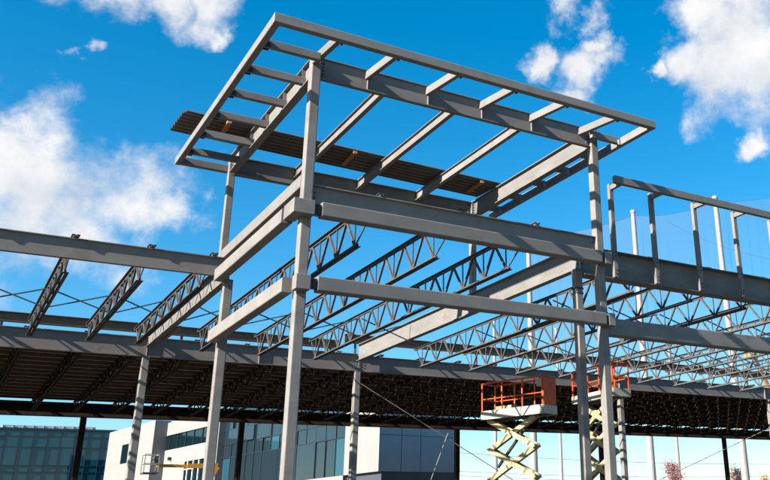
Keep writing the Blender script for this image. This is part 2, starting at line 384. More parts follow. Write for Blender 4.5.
# ------------------------------------------------------------------ tower: wrap girts
gw = 0.25; gy = -G + gw / 2
def girt(name, a, b_, axis, z0, z1, c, label):
    return tag(tube_beam(name, 'steel', axis, a, b_, c, (z0 + z1) / 2, gw, z1 - z0), label, 'girt')
girt('wrap_girt', .255, 7.83, 'x', Z20, Z21, gy, 'upper front girt tube between the two tall tower columns')
girt('wrap_girt', .262, 7.85, 'x', Z10, Z11, gy, 'lower front girt tube between the two tall tower columns')
girt('wrap_girt', .42, 5.87, 'y', Z20, Z21, gy, 'upper sunlit girt tube along the tower side')
girt('wrap_girt', .02, 5.87, 'y', Z10, Z11, gy, 'lower sunlit girt tube along the tower side')
def bracket(label, boxes, loc, plates=()):
    t_ = thing('girt_bracket', label, 'bracket', loc)
    for bx_ in boxes:
        b_ = MB(); b_.box(*bx_); o = place('bracket_box', b_.mesh('bracket_box'), 'steel', t_)
        bv = o.modifiers.new('bevel', 'BEVEL'); bv.width = .012; bv.segments = 2
    for pl in plates:
        b_ = MB(); b_.box(*pl[:6]); o = place('splice_plate', b_.mesh('splice_plate'), 'bolt', t_)
        xs = (pl[0] + pl[1]) / 2
        bolts(t_, [(xs, pl[2] - .002, pl[4] + (pl[5] - pl[4]) * k) for k in (.2, .5, .8)], (math.pi / 2, 0, 0))
    return t_
h2 = Z21 - Z20; h1 = Z11 - Z10
bracket('boxy corner bracket where the upper girts meet the corner column', [(-G, .09, -G, -CW / 2 - .003, 0, h2), (-G, -CW / 2 - .003, -CW / 2 - .001, .29, .002, h2 - .002)], (0, 0, Z20),
        [(.091, .253, -G + .07, -G + .16, .05, h2 - .05), (-G + .07, -G + .17, .292, .418, .05, h2 - .05)])
bracket('boxy bracket where the lower girts meet the corner column', [(-CW / 2 - .1, .10, -G, -CW / 2 - .003, 0, h1)], (0, 0, Z10),
        [(.101, .26, -G + .07, -G + .16, .05, h1 - .05)])
bracket('end block of the upper front girt on the parapet-side column', [(7.93, 8.16, -G + .004, -CW / 2 - .003, -.004, h2 + .004)], (0, 0, Z20),
        [(7.832, 7.928, -G + .07, -G + .16, .05, h2 - .05)])
bracket('end block of the lower front girt on the parapet-side column', [(7.94, 8.15, -G + .004, -CW / 2 - .003, -.004, h1 + .004)], (0, 0, Z10),
        [(7.852, 7.938, -G + .07, -G + .16, .05, h1 - .05)])
tag(ibeam('front_roof_beam', 'steel', 'x', CW / 2 + .012, W - CW / 2 - .012, .02, 8.08, 8.75, .18), 'grey I-beam resting behind the upper front girt and carrying the tower joists', 'beam')
o = tag(tube_beam('edge_beam', 'steel', 'y', CW / 2 + .004, DC - .1, -.01, 8.86, .2, .30), 'rectangular tube above the upper side girt, corner column to slim post', 'beam')

# ------------------------------------------------------------------ low roof framing round the tower
YM, YL, YN = 16.22, 5.91, 33.26
tag(ibeam('long_roof_beam', 'steel', 'x', -11, -.13, YL, 8.092, 8.613, .13), 'long grey I-beam reaching away from the tower side, joists hung behind it', 'beam')
tag(ibeam('roof_girder', 'steel', 'y', YL - .1, YM - .14, 0, 8.001, 8.60, .2), 'sunlit girder from the tower side column back to the long rear beam', 'girder')
tag(ibeam('roof_girder', 'steel', 'y', .86, YM - .14, W, 8.094, 8.755, .22), 'long sunlit girder under the open tower, slim post standing on it', 'girder')
RX = [8.13, 36.0]
PX_POSTS = (9.15, 10.68, 12.42, 14.16, 15.85, 17.6, 19.35)
rb = tag(ibeam('parapet_beam', 'steel', 'x', 8.125, 36, 1.0, 7.963, 8.775, .40, stiff=(17.6,)), 'deep dark I-beam with upright parapet posts along its face', 'beam')
tag(tube_beam('wing_girt', 'steel', 'x', 8.13, 36, .234, 6.40, .3, .45), 'heavy girt tube running on past the parapet-side column under the parapet wing', 'girt')
for i, x in enumerate((20.6, 33.0)):
    column(x, 1.0, 7.95, .25, 'grey column under the parapet beam, %s beyond the tower' % ORD[i])
    column(x, .234, 6.17, .2, 'short grey post under the wing girt, %s beyond the tower' % ORD[i])
column(-10.6, YL, 8.08, .25, 'grey column under the outer end of the long side beam')
tag(ibeam('rear_roof_beam', 'steel', 'x', -36, 8.0, YM, 7.707, 8.40, .18, stiff=(-6, 0.0, 4)), 'long rear I-beam behind the tower, joist shadows across its face', 'beam')
tag(ibeam('rear_roof_beam', 'steel', 'x', 8.02, 44, YM, 7.69, 8.34, .18, stiff=(21.6, 31.9)), 'long rear I-beam behind the lifts and parapet wing', 'beam')
for x, lb in ((0, 'grey column under the rear beam where the tower side girder lands'), (8, 'dark grey column under the rear beam with a thin cable tied to it'),
              (21.64, 'grey column behind the orange lifts, under the rear beam'), (32.2, 'dark column under the rear beam beyond the wing joists'), (-10.6, 'grey column under the far end of the rear beam')):
    column(x, YM, 7.685, .25, lb)

# parapet posts, brackets and rail
for i, x in enumerate(PX_POSTS):
    t_ = thing('parapet_post', '%s upright post on the parapet beam, counted from the tower' % ORD[i], 'post', (x, .735, 7.98), 0, 'parapet posts')
    b_ = MB(); pr = [(-.07, -.055), (.07, -.055), (.07, .055), (-.07, .055)]
    b_.box(-.065, .065, -.055, .055, 0, 2.78); place('upright', b_.mesh('upright'), 'steel', t_)
    b_ = MB(); b_.bar((0, -.056, 2.66), (0, -.66, 2.66), .1, .14); place('bracket_arm', b_.mesh('bracket_arm'), 'steel', t_)
    bolts(t_, [(0, -.056, z) for z in (.1, .2, .62, .72)], (math.pi / 2, 0, 0))
tag(tube_beam('parapet_rail', 'steel', 'x', 8.77, 22, .08, 10.615, .12, .22), 'long grey rail carried by the parapet posts on small arms', 'rail')

# ------------------------------------------------------------------ open web joists
def angle_pair(b_, y0, y1, z, flip, s_=.075, t_=.012, gap=.018):
    for sg in (-1, 1):
        x0, x1 = sg * gap, sg * (gap + s_)
        b_.box(min(x0, x1), max(x0, x1), y0, y1, z - t_ if flip else z, z if flip else z + t_)
        x1 = sg * (gap + t_)
        if flip: b_.box(min(x0, x1), max(x0, x1), y0, y1, z - s_, z - t_ - .0005)
        else: b_.box(min(x0, x1), max(x0, x1), y0, y1, z + t_ + .0005, z + s_)
JCACHE = {}
def joist(x, y0, y1, zt, depth, label, group, bfront=1.25, bback=.55, single=True, rotx=0.0, name='bar_joist', panel=1.22):
    """open-web joist along +y: two angle chords, a W of web bars with verticals, bearing seats"""
    Lg = y1 - y0
    key = (round(Lg, 2), round(depth, 3), single, bfront, bback)
    if key not in JCACHE:
        b_ = MB(); angle_pair(b_, 0, Lg, 0, True); tcm = b_.mesh('top_chord')
        b_ = MB(); angle_pair(b_, bfront, Lg - bback, -depth, False); bcm = b_.mesh('bottom_chord')
        bars = []
        zb = -depth + .03; zt_ = -.03
        n = max(2, round((Lg - bfront - bback) / panel)); st = (Lg - bfront - bback - .3) / n
        bars.append(((0, .2, zt_), (0, bfront + .15, zb), .03))
        for k in range(n + 1):
            yb = bfront + .15 + k * st
            if k > 0: bars.append(((0, yb, zb), (0, yb - st / 2, zt_), .054))
            if k < n: bars.append(((0, yb, zb), (0, yb + st / 2, zt_), .054))
            bars.append(((0, yb + .02, zb + .01), (0, yb + .03, zt_), .03))
        bars.append(((0, Lg - bback - .15, zb), (0, Lg - .12, zt_), .03))
        ms_ = []
        for p, q, s_ in bars:
            b_ = MB(); b_.bar(p, q, s_, s_, (1, 0, 0)); ms_.append(b_)
        if single: wm = [b_.mesh('web_bar') for b_ in ms_]
        else:
            al = MB()
            for b_ in ms_:
                o_ = len(al.v); al.v += b_.v; al.f += [tuple(o_ + i for i in f) for f in b_.f]
            wm = [al.mesh('web')]
        b_ = MB(); b_.box(-.06, .06, 0, .16, -.075, -.015); sm = b_.mesh('bearing_seat')
        for me in [tcm, bcm, sm] + wm: me.materials.append(MT['joist' if single else 'shadeprimer'])  # joists under the deck take the shade-darkened copy
        JCACHE[key] = (tcm, bcm, wm, sm)
    tcm, bcm, wm, sm = JCACHE[key]
    t_ = thing(name, label, 'joist', (x, y0, zt), 0, group); t_.rotation_euler.x = rotx
    place('top_chord', tcm, None, t_); place('bottom_chord', bcm, None, t_)
    for me in wm: place('web_bar' if single else 'web', me, None, t_)
    place('bearing_seat', sm, None, t_, (0, .005, 0)); place('bearing_seat', sm, None, t_, (0, Lg - .165, 0))
    return t_
def ybr(x0, x1, y, zt, depth, label):
    t_ = thing('cross_bridging', label, 'bridging', (x0, y, zt), 0, 'cross bridging between joists')
    for a, b2, dy in ((-.05, -depth + .05, 0), (-depth + .05, -.05, .05)):
        b_ = MB(); b_.bar((.03, dy, a), (x1 - x0 - .03, dy, b2), .035, .035); place('brace_angle', b_.mesh('brace_angle'), 'joist', t_)
LX = (-9.0, -7.25, -5.5, -3.75, -1.98, -.42)
for i, x in enumerate(LX):
    joist(x, YL - .1, YM + .12, 8.69 + .012, .66, '%s open-web joist hung behind the side beam, counted from the tower' % ORD[len(LX) - 1 - i], 'side bay joists')
for i in range(len(LX) - 1): ybr(LX[i], LX[i + 1], 11.4, 8.69, .66, 'crossed bridging rods in the %s gap between side bay joists from the tower' % ORD[len(LX) - 2 - i])
TX = (1.75, 3.86, 6.02)
for i, x in enumerate(TX):
    joist(x, -.08, YM + .12, 8.83, .88, '%s open-web joist inside the open tower, counted from the corner column' % ORD[i], 'tower joists', bfront=1.38)
for a, b2, lb in ((0.05, 1.75, 'between side girder and first tower joist'), (1.75, 3.86, 'between first and second tower joists'), (3.86, 6.02, 'between second and third tower joists'), (6.02, 7.95, 'between third tower joist and long girder')):
    ybr(a, b2, 11.25, 8.72, .75, 'crossed bridging rods ' + lb)
RJX = [10.65 + 2.37 * k for k in range(11)]
for i, x in enumerate(RJX):
    joist(x, .9, YM + .12, 8.83, .86, '%s open-web joist behind the parapet beam, counted from the tower' % ORD[i], 'wing joists', bfront=.9)
for i in range(len(RJX) - 1):
    ybr(RJX[i], RJX[i + 1], 6.0, 8.72, .72, 'front crossed bridging in the %s gap between wing joists from the tower' % ORD[i])
    ybr(RJX[i], RJX[i + 1], 11.2, 8.72, .72, 'rear crossed bridging in the %s gap between wing joists from the tower' % ORD[i])

# ------------------------------------------------------------------ rear low roof with deck
tag(ibeam('far_roof_beam', 'shadeprimer', 'x', -37, 62, YN, 7.53, 8.22, .26), 'dark far I-beam along the back edge of the low roof', 'beam')
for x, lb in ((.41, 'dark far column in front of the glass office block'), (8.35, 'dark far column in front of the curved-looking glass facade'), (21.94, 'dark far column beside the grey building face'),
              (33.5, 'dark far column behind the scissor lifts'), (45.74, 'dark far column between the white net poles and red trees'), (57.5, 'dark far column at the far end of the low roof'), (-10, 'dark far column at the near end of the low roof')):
    column(x, YN, 7.515, .28, lb, material='shadeprimer')
slope = math.atan2(8.30 - 8.52, YN - YM)
nx = 0; x = -33.4; uj = []
while x < 60: uj.append(x); x += 1.85
for i, x in enumerate(uj):
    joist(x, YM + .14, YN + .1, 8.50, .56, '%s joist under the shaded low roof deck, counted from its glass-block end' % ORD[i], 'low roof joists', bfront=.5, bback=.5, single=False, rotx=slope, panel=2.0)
rd = thing('roof_deck', 'dark corrugated deck of the low roof behind the tower', 'roof deck', (0, YM + 1.05, 8.516))
rd.rotation_euler.x = slope
DS = deck_mesh('deck_sheet', 9.2, .9, .15, .05); DS.materials.append(MT['deck'])
for j in range(17):
    off = -36 - (j % 2) * 4.5
    for i in range(12):
        place('deck_sheet', DS, None, rd, (off + i * 9.12, j * .93, .002 * ((i + j) % 2)))
for a, b2, z0, z1, lb in ((-11, 7.9, 8.93, 9.27, 'brown raised curb beam above the rear roof edge behind the tower'), (8.1, 46, 9.22, 9.58, 'brown raised curb beam above the rear roof edge behind the wing joists')):
    o = tag(ibeam('curb_beam', 'rusty', 'x', a, b2, 18.0, z0, z1, .2), lb, 'beam')
    x = a + .5
    while x < b2:
        b_ = MB(); b_.box(-.04, .04, -.04, .04, 8.58 - (z0 + z1) / 2, z0 - (z0 + z1) / 2 - .001); place('stub_post', b_.mesh('stub_post'), 'rusty', o, (x - a, 0, 0)); x += 6.0

# temporary guy cables
def cable(p, q, rad, label, material='cable', sag=0.0, n=8, name='guy_cable', cat='cable', group=None):
    p = Vector(p); q = Vector(q); pts = []
    for k in range(n + 1):
        t_ = k / n; v_ = p.lerp(q, t_); v_.z -= sag * 4 * t_ * (1 - t_); pts.append(v_ - p)
    b_ = MB(); b_.tube(pts, rad, 6); o = place(name, b_.mesh(name), material, None, p); return tag(o, label, cat, group)
cable((8.14, 16.1, 7.2), (21.3, 16.0, .35), .018, 'thin cable slanting down from the dark column behind the tower')
cable((12.1, 16.05, 5.38), (9.9, 16.05, .05), .012, 'thin cable dropping from the slanting cable to the ground')
cable((32.0, 16.05, 6.2), (16.0, 16.05, 1.0), .018, 'thin cable slanting down from the column beyond the wing joists')

# ------------------------------------------------------------------ scissor lifts
def scissor_lift(near, az, length, zp, nst, label, group, side_panel=True):
    c, s_ = math.cos(az), math.sin(az)
    t_ = thing('scissor_lift', label, 'scissor lift', (near.x, near.y, 0), az, group)   # local +x runs from the near end away
    wd = 0.85; z0 = 1.15; zt = zp - .16
    def pt(name, fn, material, parent=t_):
        b_ = MB(); fn(b_); return place(name, b_.mesh(name), material, parent)
    pt('chassis', lambda b_: (b_.box(.25, length - .25, -wd / 2 + .15, wd / 2 - .15, .35, .85), b_.box(.4, length - .4, -wd / 2 + .3, wd / 2 - .3, .85, 1.02)), 'orange')
    for x in (.55, length - .55):
        for y in (-wd / 2, wd / 2):
            wh = pt('wheel', lambda b_: b_.tube([(x, y - .13, .36), (x, y + .13, .36)], .36, 16), 'rubber')
            pt('hub', lambda b_: b_.tube([(x, y - .14, .36), (x, y + .14, .36)], .14, 10), 'cream', wh)
    hs_ = (zt - z0) / nst; x0, x1 = .62, length - .12
    for k in range(nst):
        za, zb = z0 + k * hs_, z0 + (k + 1) * hs_
        for sg in (-1, 1):
            y = sg * (wd / 2 - .28)
            pt('scissor_arm', lambda b_: b_.bar((x0, y, za), (x1, y, zb), .07, .17), 'cream')
            pt('scissor_arm', lambda b_: b_.bar((x1, y - sg * .09, za), (x0, y - sg * .09, zb), .07, .17), 'cream')
        for xx, zz in (((x0 + x1) / 2, (za + zb) / 2), (x0, zb), (x1, zb)):
            pt('pivot_pin', lambda b_: b_.tube([(xx, -wd / 2 + .22, zz), (xx, wd / 2 - .22, zz)], .05, 8), 'cream')
    pt('lift_cylinder', lambda b_: b_.tube([(x0 + .2, 0, z0 + .2 * hs_), (x1 - .2, 0, z0 + 1.75 * hs_)], .07, 10), 'bolt')
    pt('lift_cylinder', lambda b_: b_.tube([(x1 - .3, 0, z0 + (nst - 1.6) * hs_), (x0 + .5, 0, z0 + (nst - .4) * hs_)], .06, 10), 'bolt')
    pf = pt('platform', lambda b_: b_.box(0, length, -wd / 2, wd / 2, zp - .14, zp), 'bolt')
    pt('toe_board', lambda b_: b_.box(0, length, wd / 2 + .002, wd / 2 + .032, zp - .15, zp + .16), 'pale', pf)
    pt('toe_board', lambda b_: b_.box(0, length, -wd / 2 - .032, -wd / 2 - .002, zp - .15, zp + .16), 'pale', pf)
    pt('toe_board', lambda b_: b_.box(-.034, -.004, -wd / 2, wd / 2, zp - .148, zp + .158), 'pale', pf)
    H = 1.16; e = .03
    xs = (e, length * .33, length * .66, length - e)
    for y in (-wd / 2 + e, wd / 2 - e):
        for x in xs: pt('rail_post', lambda b_: b_.bar((x, y, zp + .0), (x, y, zp + H), .05, .05), 'orange')
        pt('top_rail', lambda b_: b_.tube([(e, y, zp + H), (length - e, y, zp + H)], .033, 8), 'orange')
        pt('mid_rail', lambda b_: b_.tube([(e, y, zp + .58), (length - e, y, zp + .58)], .024, 8), 'orange')
    for x in (e, length - e):
        pt('top_rail', lambda b_: b_.tube([(x, -wd / 2 + e, zp + H), (x, wd / 2 - e, zp + H)], .033, 8), 'orange')
        pt('mid_rail', lambda b_: b_.tube([(x, -wd / 2 + e, zp + .58), (x, wd / 2 - e, zp + .58)], .024, 8), 'orange')
    if side_panel:
        pt('end_panel', lambda b_: b_.box(-.02, .0, -wd / 2 + .02, wd / 2 - .02, zp + .17, zp + H - .03), 'orange')
        pt('control_box', lambda b_: b_.box(.06, .3, wd / 2 - .34, wd / 2 - .06, zp + .82, zp + 1.08), 'pale')
        pt('supply_box', lambda b_: b_.box(length * .55, length * .8, -.3, .25, zp + .01, zp + .3), 'cream')
    return t_
P1 = at(550, 412.5, 'y', 8.6)
scissor_lift(P1, R_(112), 2.75, P1.z + .1, 4, 'raised orange scissor lift with cream scissor arms and solid orange end panel', 'scissor lifts')
P2 = at(622, 395, 'y', 9.2)
scissor_lift(P2, R_(90), 2.7, P2.z + .1, 5, 'raised orange scissor lift mostly hidden behind the two tower columns', 'scissor lifts', False)

# ------------------------------------------------------------------ background: net poles, netting, wires
def net_pole(u, vtop, dep, r0, label, group):
    d = ray(u, vtop); p = CAM + d * dep
    b_ = MB(); b_.tube([(0, 0, 0), (0, 0, p.z)], r0, 14, [r0, r0 * .62]); me = b_.mesh('net_pole'); smooth_tube(me)
    o = tag(place('net_pole', me, 'pole', None, (p.x, p.y, 0)), label, 'pole', group)
    b_ = MB(); b_.tube([(0, 0, 0), (0, 0, .25)], r0 * .75, 12); place('pole_cap', b_.mesh('pole_cap'), 'pole', o, (0, 0, p.z))
    return p
q = []
for u, v, dep, lb in ((528, 233, 88, 'thick white net pole seen past the end of the long girder'), (633, 213, 84, 'thick white net pole rising between the first parapet posts'),
                      (715, 199, 81, 'thick white net pole rising between the later parapet posts'), (815, 182, 78, 'thick white net pole beyond the parapet wing')):
    q.append(net_pole(u, v, dep, .36, lb, 'white net poles'))
for k in range(len(q) - 1):
    a, b2 = q[k], q[k + 1]
    n = 10; b_ = MB()
    for i in range(n + 1):
        t_ = i / n; p = a.lerp(b2, t_); sag = .5 * 4 * t_ * (1 - t_)
        bow = .6 * 4 * t_ * (1 - t_)
        b_.v += [(p.x - a.x + bow * .5, p.y - a.y + bow * .5, 0.3), (p.x - a.x, p.y - a.y, p.z - .3 - sag)]
    for i in range(n): b_.f.append((2 * i, 2 * i + 2, 2 * i + 3, 2 * i + 1))
    o = place('netting', b_.mesh('netting'), 'net', None, (a.x, a.y, 0))
    tag(o, ['faint dark netting between the first two thick white poles', 'faint dark netting between the second and third thick white poles', 'faint dark netting past the last thick white pole'][k], 'netting')
    cable(a + Vector((0, 0, -.25)), b2 + Vector((0, 0, -.25)), .014, ['top cable of netting between the first two thick white poles', 'top cable of netting between second and third thick white poles', 'top cable of netting past the last thick white pole'][k], 'wire', .5, 10, 'net_cable')
for u, v, dep, lb in ((494, 322, 112, 'thin white pole far behind the cream scissor arms'), (556, 330, 118, 'thin white pole far behind the tower columns'), (668, 340, 115, 'thin white pole behind a red tree')):
    net_pole(u, v, dep, .27, lb, 'thin far poles')
def far_wire(v0, v1, dep, label, rad=.03):
    cable(CAM + ray(440, v0) * dep, CAM + ray(860, v1) * (dep * .94), rad, label, 'wire', .7, 14, 'overhead_wire', 'wire')
far_wire(451, 463, 120, 'upper overhead wire crossing the sky behind the low roof')
far_wire(470, 473, 124, 'middle overhead wire crossing the sky behind the low roof')
far_wire(474.5, 477.5, 124, 'lowest overhead wire crossing the sky behind the low roof')
cable(CAM + ray(668, 222) * 80, CAM + ray(800, 262) * 74, .014, 'slack rope hanging across the netting beside the parapet', 'wire', .8, 12, 'net_rope')

# ------------------------------------------------------------------ background: trees
def tree(u, v, dep, spread, leafmat, label, seed, dense=1.0):
    rg = random.Random(seed); top = CAM + ray(u, v) * dep; H = top.z
    t_ = thing('young_tree', label, 'tree', (top.x, top.y, 0), 0, 'autumn trees')
    b_ = MB(); tips = []
    b_.tube([(0, 0, 0), (.05, .03, H * .35), (0, .05, H * .7), (.05, 0, H * .97)], .1, 8, [.13, .1, .06, .015])
    for k in range(26):
        z = H * rg.uniform(.3, .9); a = rg.uniform(0, 6.28); ln_ = spread * (1.15 - z / H) * rg.uniform(.8, 1.4)
        e = Vector((math.cos(a) * ln_, math.sin(a) * ln_, min(H * .99, z + ln_ * rg.uniform(.5, 1.1)))); mid = Vector((e.x * .5, e.y * .5, z + (e.z - z) * .4))
        b_.tube([(0, 0, z), mid, e], .03, 5, [.035, .022, .008]); tips += [mid.lerp(e, f) for f in (0, .3, .6, .8, 1)]
    place('trunk', b_.mesh('trunk'), 'bark', t_)
    lf = MB()
    for k in range(int(2600 * dense)):
        c_ = rg.choice(tips) + Vector((rg.gauss(0, .22), rg.gauss(0, .22), rg.gauss(0, .22)))
        a = Vector((rg.gauss(0, 1), rg.gauss(0, 1), rg.gauss(0, 1))).normalized(); b2 = a.cross(Vector((rg.gauss(0, 1), rg.gauss(0, 1), rg.gauss(0, 1)))).normalized()
        s_ = rg.uniform(.05, .1); o_ = len(lf.v)
        lf.v += [tuple(c_ + a * s_), tuple(c_ + b2 * s_ * .6), tuple(c_ - a * s_), tuple(c_ - b2 * s_ * .6)]; lf.f.append((o_, o_ + 1, o_ + 2, o_ + 3))
    me = bpy.data.meshes.new('crown'); me.from_pydata(lf.v, [], lf.f); place('crown', me, leafmat, t_)
tree(671, 457, 88, 1.3, 'pinkleaf', 'red-leaved young tree beside a thin white pole', 3)
tree(735, 465, 84, 1.4, 'pinkleaf', 'red-leaved young tree behind a dark far column', 5)
tree(766, 474, 82, 1.2, 'goldleaf', 'gold-leaved young tree beyond the thick white pole', 8, 1.6)

# ------------------------------------------------------------------ background: glass office block (facade faces the site)
YG = 105.0; kx = 1.456
gbk = thing('glass_office_block', 'teal glass office block with a grey rooftop screen', 'building', (-60, YG, 0))
xa, xb = -22.0, 13.5
def pz(v): return at(0, v, 'y', YG).z
rows = [pz(428), pz(435.5), pz(446.4), pz(465)]
ztop = rows[0]; rows = [0.1, 2.2, 4.0, pz(480) - 1.2, pz(480) + .9, rows[3], rows[2], rows[1], ztop - .12]
rows = sorted(rows)
b_ = MB(); b_.box(xa + 60, xb + 60, .12, 22, 0, ztop); place('wall', b_.mesh('wall'), 'slate', gbk)
b_ = MB(); b_.box(xa + 60 - .1, xb + 60 + .1, -.06, .12 - .002, ztop - .1, ztop + .12); place('coping', b_.mesh('coping'), 'mullion', gbk)
z_sc = at(2.5, 424.5, 'y', YG + 5).z
xs0, xs1 = at(2.5, 425, 'y', YG + 5).x, at(96, 427, 'y', YG + 5).x
scr = MB(); scr.box(xs0 + 60, xs1 + 60, 5, 9, ztop + .001, z_sc); rs_ = place('roof_screen', scr.mesh('roof_screen'), 'roofscreen', gbk)
k = xs0
while k < xs1:
    b_ = MB(); b_.box(k + 60, k + 60 + .06, 4.93, 4.998, ztop + .01, z_sc); place('rib', b_.mesh('rib'), 'roofscreen', rs_); k += 1.1
x = xa; i = 0
rg = random.Random(4)
PANES = {}
while x < xb - .5:
    for r in range(len(rows) - 1):
        key = (r,)
        if key not in PANES:
            b_ = MB(); b_.box(.04, kx - .04, 0, .05, rows[r] + .04, rows[r + 1] - .04); PANES[key] = b_.mesh('pane'); PANES[key].materials.append(MT['glass'])
        o = place('pane', PANES[key], None, gbk, (x + 60, .02 + rg.uniform(0, .008), 0)); o.rotation_euler = (rg.gauss(0, .0015), 0, rg.gauss(0, .002))
        if rg.random() < .015: o.material_slots[0].link = 'OBJECT'; o.material_slots[0].material = MT['glassblue']
    b_ = MB(); b_.box(x + 60 - .03, x + 60 + .03, -.05, .11, 0, ztop - .11)
    if i == 0: MUL = b_.mesh('mullion'); MUL.materials.append(MT['mullion']); X0 = x
    place('mullion', MUL, None, gbk, (x - X0, 0, 0)); x += kx; i += 1
for r in rows[1:-1]:
    b_ = MB(); b_.box(xa + 60, xb + 60, -.045, .105, r - .035, r + .035); place('transom', b_.mesh('transom'), 'mullion', gbk)

# ------------------------------------------------------------------ background: white building with stepped side
az = R_(99.3); A_ = Vector((math.cos(az), math.sin(az), 0)); B_ = Vector((math.cos(az - math.pi / 2), math.sin(az - math.pi / 2), 0))
C0 = at(378.5, 450, 'y', 40.0); C0.z = 0
def tpar(u):   # where the ray at u meets the side facade plane
    d = ray(u, 450); n = Vector((-A_.y, A_.x, 0)); k = n.dot(C0 - CAM) / n.dot(d); return (CAM + d * k - C0).dot(A_)
def zpar(u, v, off=0.0):
    d = ray(u, v); n = Vector((-A_.y, A_.x, 0)); k = n.dot(C0 - B_ * off - CAM) / n.dot(d); return (CAM + d * k).z
wb = thing('white_building', 'white panelled building with glass side facade and grey end face', 'building', (C0.x, C0.y, 0), az)   # local x = away, local -y = to the right
HT = 12.4
t1, t2, t3 = tpar(344.5), tpar(221), tpar(165)
zs = zpar(345, 475); zb1 = zpar(338, 438); zb2 = zpar(280.6, 433.8)
b_ = MB(); b_.box(.02, t3 + 9, -7.0, -.3, 0, HT); place('core', b_.mesh('core'), 'slate', wb)
b_ = MB(); b_.box(-.04, .018, -7.0, .0, zs, HT); ff = place('end_face', b_.mesh('end_face'), 'grey', wb)
we = (at(446, 450, 'y', 40.0) - C0).dot(B_)
for fy in (we * .36, we * .68):
    b_ = MB(); b_.box(-.052, -.041, -fy - .015, -fy + .015, zs, HT); place('panel_joint', b_.mesh('panel_joint'), 'slate', ff)
b_ = MB(); b_.box(-.052, -.041, -7.0, 0, zpar(379, 434) - .015, zpar(379, 434) + .015); place('panel_joint', b_.mesh('panel_joint'), 'slate', ff)
b_ = MB(); b_.box(.02, t1, -.298, .0, zs, HT); place('white_bay', b_.mesh('white_bay'), 'white', wb)
b_ = MB(); b_.box(t1 + .02, t2, -.298, .02, zs - .35, zs); place('sill_band', b_.mesh('sill_band'), 'white', wb)
grows = [zs, zb1, zb2, zb2 + 1.25, HT]
gx = t1 + .02; st = 1.45; i = 0
while gx < t2 - .3:
    x1 = min(gx + st, t2)
    for r in range(4):
        b_ = MB(); b_.box(gx + .035, x1 - .035, -.29, -.14, grows[r] + .035, grows[r + 1] - .035); o = place('pane', b_.mesh('pane'), 'glassblue' if (i * 7 + r * 3) % 13 == 0 else 'facade', wb)
        o.rotation_euler = (0, 0, rg.gauss(0, .003))
    b_ = MB(); b_.box(gx - .02, gx + .02, -.29, -.10, zs + .002, HT - .002); place('mullion', b_.mesh('mullion'), 'mullion', wb)
    gx += st; i += 1
for r in grows[1:-1]:
    b_ = MB(); b_.box(t1 + .06, t2 - .03, -.29, -.105, r - .02, r + .02); place('transom', b_.mesh('transom'), 'mullion', wb)
b_ = MB(); b_.box(t2 + .01, t2 + .75, -.29, .35, 0, HT); place('white_fin', b_.mesh('white_fin'), 'white', wb)
# recessed part: dark strip window over a white spandrel over a shopfront
zsp1 = zpar(185, 446.5); zsp0 = zpar(185, 461.5)
b_ = MB(); b_.box(t2 + .77, t3, -.298, .0, zsp0, zsp1); place('spandrel', b_.mesh('spandrel'), 'white', wb)
gx = t2 + .77
while gx < t3 - .3:
    x1 = min(gx + 1.9, t3)
    b_ = MB(); b_.box(gx + .04, x1 - .04, -.29, -.15, zsp1 + .03, HT - 1.3); place('pane', b_.mesh('pane'), 'glassdark', wb)
    b_ = MB(); b_.box(gx - .035, gx + .035, -.29, -.08, zsp1 + .002, HT - 1.26); place('mullion', b_.mesh('mullion'), 'mullion', wb)
    gx += 1.9
b_ = MB(); b_.box(t2 + .77, t3, -.298, .0, HT - 1.25, HT); place('roof_band', b_.mesh('roof_band'), 'white', wb)
dx0 = tpar(207); dx1 = tpar(186)
b_ = MB(); b_.box(dx1 + .05, t3, -.298, -.02, 0, zsp0 - .002); place('wall_panel', b_.mesh('wall_panel'), 'white', wb)
gx = t2 + .9
while gx < dx1 - .2:
    x1 = min(gx + 1.25, dx1)
    for za, zb_ in ((0.05, zsp0 - 2.0), (zsp0 - 1.95, zsp0 - .75), (zsp0 - .7, zsp0 - .06)):
        b_ = MB(); b_.box(gx + .07, x1 - .07, -.29, -.16, za, zb_); place('pane', b_.mesh('pane'), 'glassdark', wb)
    b_ = MB(); b_.box(gx - .06, gx + .06, -.29, -.05, .002, zsp0 - .004); place('door_frame', b_.mesh('door_frame'), 'frame', wb)
    gx += 1.25
b_ = MB(); b_.box(t2 + .9, dx1, -.29, -.055, zsp0 - .74, zsp0 - .66); place('door_frame', b_.mesh('door_frame'), 'frame', wb)
# projecting wing: front face and the lit side wall with a slot window
tw = tpar(165) + .02
Pf = CAM + ray(152, 450) * ((C0 + A_ * tw - CAM).dot(A_) / ray(152, 450).dot(A_))
pw = -(Pf - C0).dot(B_)
dA = ray(107.5, 450); n = Vector((-A_.y, A_.x, 0)); kk = n.dot(C0 - B_ * pw - CAM) / n.dot(dA); tend = (CAM + dA * kk - C0).dot(A_)
HW = zpar(152, 421, pw)
b_ = MB(); b_.box(tw, tend, -.3, pw, 0, HW); place('wing', b_.mesh('wing'), 'white', wb)
def wt(u): d = ray(u, 450); kk = n.dot(C0 - B_ * pw - CAM) / n.dot(d); return (CAM + d * kk - C0).dot(A_)
z1_, z0_ = zpar(125, 444.5, pw), zpar(125, 463, pw)
b_ = MB(); b_.box(wt(128.2), wt(122), pw + .002, pw + .03, z0_, z1_); o = place('window', b_.mesh('window'), 'glassdark', wb)
for v in (436, 452, 468):
    zz = zpar(130, v, pw); b_ = MB(); b_.box(tw - .008, tend, pw + .001, pw + .008, zz - .012, zz + .012); place('panel_joint', b_.mesh('panel_joint'), 'grey', wb)
